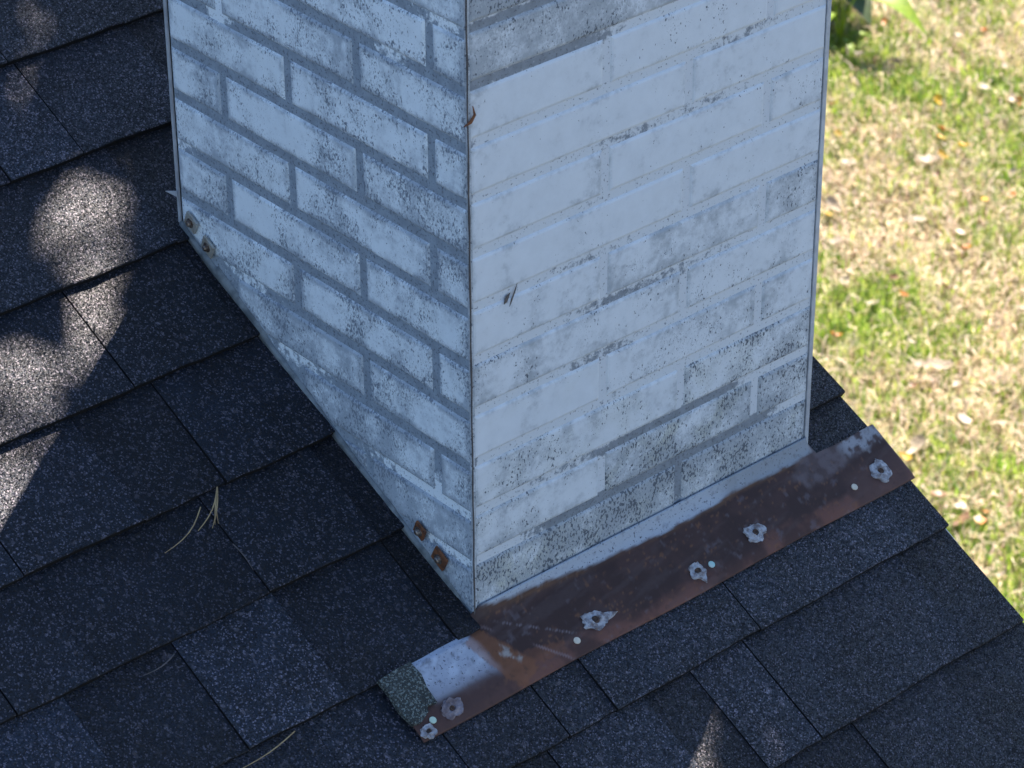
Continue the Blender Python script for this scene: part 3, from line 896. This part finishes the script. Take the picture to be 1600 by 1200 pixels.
# ------------------------------------------------------------------ pine needles
def needle_curve(p, q, bow, lift):
    pts = []
    for i in range(7):
        t = i/6
        x = p[0]+(q[0]-p[0])*t; s = p[1]+(q[1]-p[1])*t
        d = Vector((q[0]-p[0], q[1]-p[1])); nrm = Vector((-d.y, d.x)).normalized()
        k = math.sin(math.pi*t)*bow
        pts.append(RF(x+nrm.x*k, s+nrm.y*k, lift[0]+(lift[1]-lift[0])*t+0.001*math.sin(math.pi*t)))
    return pts
b = MB()
for q, bw in (((-0.1835, 0.1935), 0.004), ((-0.170, 0.190), 0.002), ((-0.1655, 0.192), -0.001), ((-0.162, 0.1915), -0.002)):
    b.tube(needle_curve((-0.1425, 0.2235), q, bw, (0.005, 0.002)), [0.0008, 0.0007, 0.0007, 0.0006, 0.0006, 0.0005, 0.0003], 5)
o = b.build('pine_needle_cluster', M_NEEDLE, loc=RF(-0.1425, 0.2235, 0.004))
tag(o, 'bundle of four dry pine needles fanning out from under a shingle edge', 'pine needles')
for p, q, bw, mt, lab in (((-0.168, 0.213), (-0.2245, 0.1875), 0.006, M_NEEDLE, 'single curved tan pine needle just left of the needle bundle'),
                          ((-0.163, 0.167), (-0.161, 0.136), 0.001, M_NEEDLED, 'faint dark pine needle lying below and right of the needle bundle'),
                          ((-0.222, -0.017), (-0.290, -0.0245), 0.003, M_NEEDLE, 'tan pine needle along the shingle edge at the bottom of the picture'),
                          ((-0.275, 0.097), (-0.312, 0.092), 0.003, M_NEEDLED, 'thin dark pine needle on a shingle low on the left')):
    b = MB(); b.tube(needle_curve(p, q, bw, (0.0035, 0.0025)), [0.0006, 0.0006, 0.0006, 0.0005, 0.0005, 0.0004, 0.0003], 5)
    tag(b.build('pine_needle', mt, loc=RF(p[0], p[1], 0.003)), lab, 'pine needle', 'loose pine needles on the shingles')

# ------------------------------------------------------------------ grass
def grass_mesh(n, seed):
    r = np.random.default_rng(seed)
    d = np.array([0.72, 0.694]); e = np.array([-0.694, 0.72]); c0 = np.array([5.0, 3.72])
    a = r.uniform(-2.6, 2.9, n); bq = r.uniform(-1.15, 1.25, n)
    px = c0[0]+a*d[0]+bq*e[0]; py = c0[1]+a*d[1]+bq*e[1]
    g1 = fbm(px*2.3, py*2.3, 21); g2 = fbm(px*9, py*9, 22)
    green = np.clip((0.55*g1+0.45*g2-0.40)*4.0, 0, 1)
    dens = fbm(px*6, py*6, 33)
    keep = r.random(n) < 0.25+1.1*green+0.7*(dens > 0.5)
    px, py, green, g2 = px[keep], py[keep], green[keep], g2[keep]
    n = len(px)
    isg = r.random(n) < 0.27+0.68*green
    L = np.where(isg, r.uniform(0.025, 0.075, n), r.uniform(0.03, 0.10, n))
    th = r.uniform(0, 2*np.pi, n)
    lean = np.where(isg, r.uniform(0.15, 1.0, n), r.uniform(0.7, 1.5, n))
    wd = r.uniform(0.0014, 0.0034, n)
    dx, dy = np.cos(th), np.sin(th)
    sx, sy = -dy*wd, dx*wd
    h1 = L*0.55*np.cos(lean*0.6); o1 = L*0.55*np.sin(lean*0.6)
    h2 = h1+L*0.45*np.cos(np.minimum(lean*1.3, 1.62)); o2 = o1+L*0.45*np.sin(np.minimum(lean*1.3, 1.62))
    z = LAWN_Z+r.uniform(0.0, 0.012, n)
    V = np.zeros((n, 5, 3))
    V[:, 0] = np.stack([px-sx, py-sy, z], 1); V[:, 1] = np.stack([px+sx, py+sy, z], 1)
    V[:, 2] = np.stack([px+dx*o1+sx*.8, py+dy*o1+sy*.8, z+h1], 1); V[:, 3] = np.stack([px+dx*o1-sx*.8, py+dy*o1-sy*.8, z+h1], 1)
    V[:, 4] = np.stack([px+dx*o2, py+dy*o2, z+h2], 1)
    G = np.array([[0.19, 0.31, 0.03], [0.30, 0.40, 0.05], [0.09, 0.18, 0.03], [0.40, 0.44, 0.10]])
    D = np.array([[0.54, 0.43, 0.28], [0.46, 0.35, 0.22], [0.61, 0.51, 0.38], [0.38, 0.26, 0.16], [0.57, 0.44, 0.36]])
    col = np.where(isg[:, None], G[r.integers(0, 4, n)], D[r.integers(0, 5, n)])*r.uniform(0.55, 1.45, (n, 1))
    me = bpy.data.meshes.new('grass')
    base = (np.arange(n)*5)[:, None]
    loops = np.concatenate([base+np.array([[0, 1, 2, 3]]), base+np.array([[3, 2, 4]])], 1).ravel()
    starts = np.stack([np.arange(n)*7, np.arange(n)*7+4], 1).ravel()
    me.vertices.add(n*5); me.vertices.foreach_set('co', V.ravel())
    me.loops.add(n*7); me.loops.foreach_set('vertex_index', loops.astype(np.int32))
    me.polygons.add(n*2); me.polygons.foreach_set('loop_start', starts.astype(np.int32))
    me.update(calc_edges=True)
    at = me.attributes.new('col', 'FLOAT_COLOR', 'POINT')
    cc = np.ones((n, 5, 4), dtype=np.float32); cc[:, :, :3] = col[:, None, :]
    at.data.foreach_set('color', cc.ravel())
    me.materials.append(M_GRASS)
    o = bpy.data.objects.new('grass', me); COL.objects.link(o)
    return o
tag(grass_mesh(170000, 4), 'short dry and green grass growing on the sunlit lawn', 'grass', kind='stuff')

# ------------------------------------------------------------------ fallen leaves
LEAVES = {
 'orange': [(5.934, 4.811), (6.149, 4.544), (5.493, 4.133), (5.358, 4.506), (5.825, 4.107), (5.318, 3.697), (4.959, 3.567), (4.621, 3.507), (4.301, 3.473), (3.948, 2.587), (3.906, 2.569)],
 'yellow': [(5.216, 4.337), (5.447, 4.107), (5.455, 4.019), (5.357, 4.017), (5.626, 4.284), (5.234, 3.732), (4.809, 3.996), (3.987, 2.912)],
 'pale': [(6.049, 4.577), (5.988, 4.312), (5.824, 4.133), (5.301, 4.026), (5.099, 4.182), (5.433, 3.798), (5.411, 4.066), (6.169, 4.812), (6.308, 4.756), (5.694, 4.701), (5.816, 4.253), (5.148, 4.276), (5.353, 4.158), (4.862, 4.017), (5.021, 3.643), (4.543, 3.673), (4.816, 3.224), (4.398, 3.166), (4.992, 3.788), (4.363, 3.064), (4.438, 3.312), (4.365, 3.208), (4.511, 3.528), (4.707, 3.864), (4.905, 3.586), (4.039, 2.918), (4.3, 2.848), (3.914, 2.651), (3.757, 2.37), (4.244, 2.928)],
 'brown': [(5.251, 3.943), (5.84, 4.408), (5.275, 4.327), (5.748, 4.58), (4.99, 3.927), (4.668, 3.597), (4.743, 3.446), (4.802, 3.765), (3.906, 2.725), (3.868, 2.603), (4.267, 3.142), (4.012, 2.564)]}
LM = {'orange': mat_leaf('leaf_orange', (0.55, 0.22, 0.03), (0.42, 0.13, 0.025)), 'yellow': mat_leaf('leaf_yellow', (0.62, 0.42, 0.04), (0.52, 0.30, 0.03)),
      'pale': mat_leaf('leaf_pale', (0.42, 0.35, 0.27), (0.30, 0.23, 0.16), 0.2), 'brown': mat_leaf('leaf_brown', (0.26, 0.14, 0.07), (0.17, 0.09, 0.05))}
BIG = {(5.301, 4.026): 2.0, (4.862, 4.017): 1.8, (4.398, 3.166): 2.0, (4.039, 2.918): 2.0, (5.493, 4.133): 1.5, (3.868, 2.603): 1.8, (3.906, 2.725): 1.4, (5.099, 4.182): 1.5, (4.3, 2.848): 1.4, (4.959, 3.567): 1.3}
def leaf_geo(rr, ln, wd, curl):
    v = []; f = []
    n = 7
    for i in range(n):
        t = i/(n-1)
        hw = wd*math.sin(math.pi*min(1, 0.08+0.92*t)**0.85)*rr.uniform(0.55, 1.3) if 0 < i < n-1 else 0.0006
        x = (t-0.5)*ln
        z = curl*((t-0.5)*2)**2*ln*0.35
        v += [(x, -hw, z+abs(curl)*hw*0.6), (x, 0, z), (x, hw, z+abs(curl)*hw*0.6)]
    for i in range(n-1):
        for k in (0, 1): f.append((i*3+k, (i+1)*3+k, (i+1)*3+k+1, i*3+k+1))
    v += [(p[0], p[1], p[2]-0.0007) for p in v]
    f += [tuple(q+n*3 for q in reversed(r)) for r in f]
    return v, f
rl_ = random.Random(12)
ORD = ['', 'second ', 'third ', 'fourth ', 'fifth ', 'sixth ', 'seventh ', 'eighth ', 'ninth ', 'tenth ', 'eleventh ', 'twelfth ']
def depth(p): return p[0]*fwd.x+p[1]*fwd.y
for kd, pts in LEAVES.items():
    bigs = sorted([p for p in pts if p in BIG and kd == 'pale'], key=depth, reverse=True)
    order = sorted(pts, key=depth, reverse=True)
    for (x, y) in pts:
        k = BIG.get((x, y), rl_.uniform(0.6, 1.0)/0.78)*0.78
        v, f = leaf_geo(rl_, 0.052*k, 0.016*k, rl_.uniform(0.2, 0.9))
        me = bpy.data.meshes.new('fallen_leaf'); me.from_pydata(v, [], f); me.materials.append(LM[kd])
        o = bpy.data.objects.new('fallen_leaf', me)
        o.location = (x-0.045, y-0.045, LAWN_Z+0.045)
        o.rotation_euler = (rl_.uniform(-0.45, 0.45), rl_.uniform(-0.45, 0.45), rl_.uniform(0, 6.28))
        COL.objects.link(o)
        if kd == 'pale':
            if (x, y) in bigs:
                r_ = bigs.index((x, y)); lab = ORD[r_]+('large pale bleached leaf, highest of its kind on the lawn' if r_ == 0 else 'highest large pale bleached leaf on the lawn')
            else: lab = 'small pale bleached dry leaf lying on the sunlit lawn'
        else:
            r_ = order.index((x, y)); nm = {'orange': 'orange fallen leaf', 'yellow': 'bright yellow fallen leaf', 'brown': 'dark brown curled leaf'}[kd]
            lab = (nm+', highest of its colour on the lawn') if r_ == 0 else (ORD[r_]+'highest '+nm+' on the lawn')
        tag(o, lab, 'leaf', ('large ' if (x, y) in bigs else '')+kd+' leaves on the lawn')

# ------------------------------------------------------------------ weeds beside the house
M_WEED = mat_leaf('weed_leaf', (0.26, 0.36, 0.015), (0.16, 0.27, 0.012), 0.5)
M_WEED_SHADE = mat_leaf('shaded_weed_leaf', (0.05, 0.085, 0.02), (0.035, 0.06, 0.015), 0.15)  # darker copy of the weed leaf, its shade painted into the colour
def weed(x, y, stems, name, label, seed):
    wm = M_WEED if seed == 1 else M_WEED_SHADE
    rr = random.Random(seed)
    root = empty(name, (x, y, LAWN_Z))
    tag(root, label, 'plant')
    for (az, hgt, out_, ln, wd) in stems:
        base = Vector((x, y, LAWN_Z)); d = Vector((math.cos(az), math.sin(az), 0))
        tip = base+d*out_+Vector((0, 0, hgt))
        midp = base+d*out_*0.35+Vector((0, 0, hgt*0.62))
        b = MB(); b.tube([base, midp, tip], [0.005, 0.004, 0.002], 6); b.build('stem', wm, root, loc=tuple(base))
        v = []; f = []; n = 8
        sd = Vector((-d.y, d.x, 0))
        for i in range(n):
            t = i/(n-1)
            hw = wd*math.sin(math.pi*(0.03+0.94*t)**0.8)
            c_ = tip+d*ln*t+Vector((0, 0, 0.10*ln*math.sin(math.pi*t)-0.35*ln*t*t))
            v += [c_-sd*hw+Vector((0, 0, hw*0.35)), c_, c_+sd*hw+Vector((0, 0, hw*0.35))]
        for i in range(n-1):
            for k in (0, 1): f.append((i*3+k, (i+1)*3+k, (i+1)*3+k+1, i*3+k+1))
        m = len(v)
        v += [p-Vector((0, 0, 0.001)) for p in v]; f += [tuple(q+m for q in reversed(r_)) for r_ in f]
        mesh_obj('leaf', v, f, wm, root, loc=tuple(tip), smooth=True)
weed(5.70, 4.80, [(-1.13, 0.20, 0.05, 0.25, 0.065), (0.4, 0.22, 0.05, 0.20, 0.055), (1.8, 0.24, 0.06, 0.20, 0.06), (3.4, 0.15, 0.05, 0.16, 0.03), (4.3, 0.05, 0.03, 0.13, 0.012), (5.6, 0.05, 0.03, 0.10, 0.012)],
     'broadleaf_weed', 'bright green broad-leaved weed at the top of the lawn beside the chimney', 1)
weed(5.84, 5.02, [(0.2, 0.20, 0.04, 0.20, 0.07), (1.0, 0.26, 0.05, 0.22, 0.07), (1.9, 0.22, 0.06, 0.22, 0.07), (2.8, 0.24, 0.06, 0.22, 0.07), (3.7, 0.16, 0.06, 0.22, 0.07), (4.6, 0.14, 0.06, 0.20, 0.07), (5.5, 0.18, 0.05, 0.22, 0.07)],
     'broadleaf_weed', 'dark shaded weed half hidden behind the upper right edge of the chimney', 2)

# ------------------------------------------------------------------ shade tree beyond the rake (outside the picture)
DIST = 3.6
RC = Vector(RF(0.0, 0.2, 0))
CC = RC+SUN*DIST
tree = empty('shade_tree', (6.3, 0.9, LAWN_Z))
tag(tree, 'tall leafy tree beyond the lawn that shades the roof and chimney', 'tree')
b = MB()
trunk = [Vector((6.3, 0.9, LAWN_Z-0.1)), Vector((6.25, 0.92, -1.4)), Vector((6.0, 1.0, 0.8)), Vector((5.2, 1.05, 2.6)), Vector((3.8, 1.1, 3.6)), CC+Vector((0.3, 0.1, 0.3))]
b.tube(trunk, [0.24, 0.19, 0.16, 0.12, 0.08, 0.03], 10)
b.build('trunk', M_BARK, tree, loc=(6.3, 0.9, LAWN_Z), smooth=True)
rt_ = random.Random(77)
for k in range(14):
    st_ = trunk[3]+(trunk[5]-trunk[3])*rt_.random()
    e_ = CC+Vector((rt_.gauss(0.3, 0.5), rt_.gauss(0.2, 0.5), rt_.gauss(0.3, 0.4)))
    b = MB(); b.tube([st_, st_.lerp(e_, 0.5)+Vector((0, 0, 0.15)), e_], [0.035, 0.02, 0.006], 6)
    b.build('limb', M_BARK, tree, loc=tuple(st_))
# gaps in the foliage: places on the roof that the sun reaches, (x, s, half length, half width, angle, chance of a leaf staying)
GAPS = [(-0.088, 0.533, 0.100, 0.036, 0.615, 0.0), (-0.120, 0.448, 0.080, 0.030, 0.45, 0.0), (-0.285, 0.382, 0.115, 0.062, 0.6, 0.0),
        (-0.350, 0.300, 0.135, 0.082, 0.5, 0.0), (0.112, -0.235, 0.080, 0.055, 0.6, 0.008), (-0.080, 0.672, 0.046, 0.014, 0.6, 0.03),
        (0.088, 0.655, 0.030, 0.008, 0.6, 0.0), (0.010, 0.785, 0.04, 0.010, 0.6, 0.03), (-0.03, 0.735, 0.03, 0.006, 0.6, 0.02)]
N = 15000
rg = np.random.default_rng(8)
pp = rg.normal(size=(N, 3)); pp /= np.linalg.norm(pp, axis=1)[:, None]
pp *= (rg.random(N)**0.36)[:, None]
pp *= np.array([1.2, 1.2, 1.0])
ctr = np.array(CC)+pp
Sv = np.array(SUN)
nv = np.array(NRM); o0 = np.array(RF(0, 0, 0))
tt = ((ctr-o0)@nv)/(Sv@nv)
hit = ctr-tt[:, None]*Sv
hx = hit[:, 0]; hs = (hit-o0)@np.array(SUP)
keep = np.ones(N, bool)
for (gx, gs, ra, rbb, an, pr) in GAPS:
    dx = hx-gx; ds = hs-gs
    u = (dx*math.cos(an)+ds*math.sin(an))/(ra+0.012); w_ = (-dx*math.sin(an)+ds*math.cos(an))/(rbb+0.012)
    keep &= ~((u*u+w_*w_ < 1) & (rg.random(N) >= pr))
ctr = ctr[keep]; n = len(ctr)
ax = rg.normal(size=(n, 3)); ax /= np.linalg.norm(ax, axis=1)[:, None]
tmp = rg.normal(size=(n, 3)); ay = np.cross(ax, tmp); ay /= np.linalg.norm(ay, axis=1)[:, None]
ln = rg.uniform(0.045, 0.065, n)[:, None]; wd = ln*0.62
V = np.stack([ctr-ax*ln, ctr-ax*ln*0.1-ay*wd, ctr+ax*ln, ctr-ax*ln*0.1+ay*wd], 1)
me = bpy.data.meshes.new('crown')
me.from_pydata(V.reshape(-1, 3).tolist(), [], (np.arange(n)[:, None]*4+np.arange(4)).tolist())
me.materials.append(mat_leaf('tree_leaf', (0.09, 0.13, 0.03), (0.13, 0.13, 0.03), 0.15))
o = bpy.data.objects.new('crown', me); COL.objects.link(o)
o.parent = tree; o.location = -tree.location
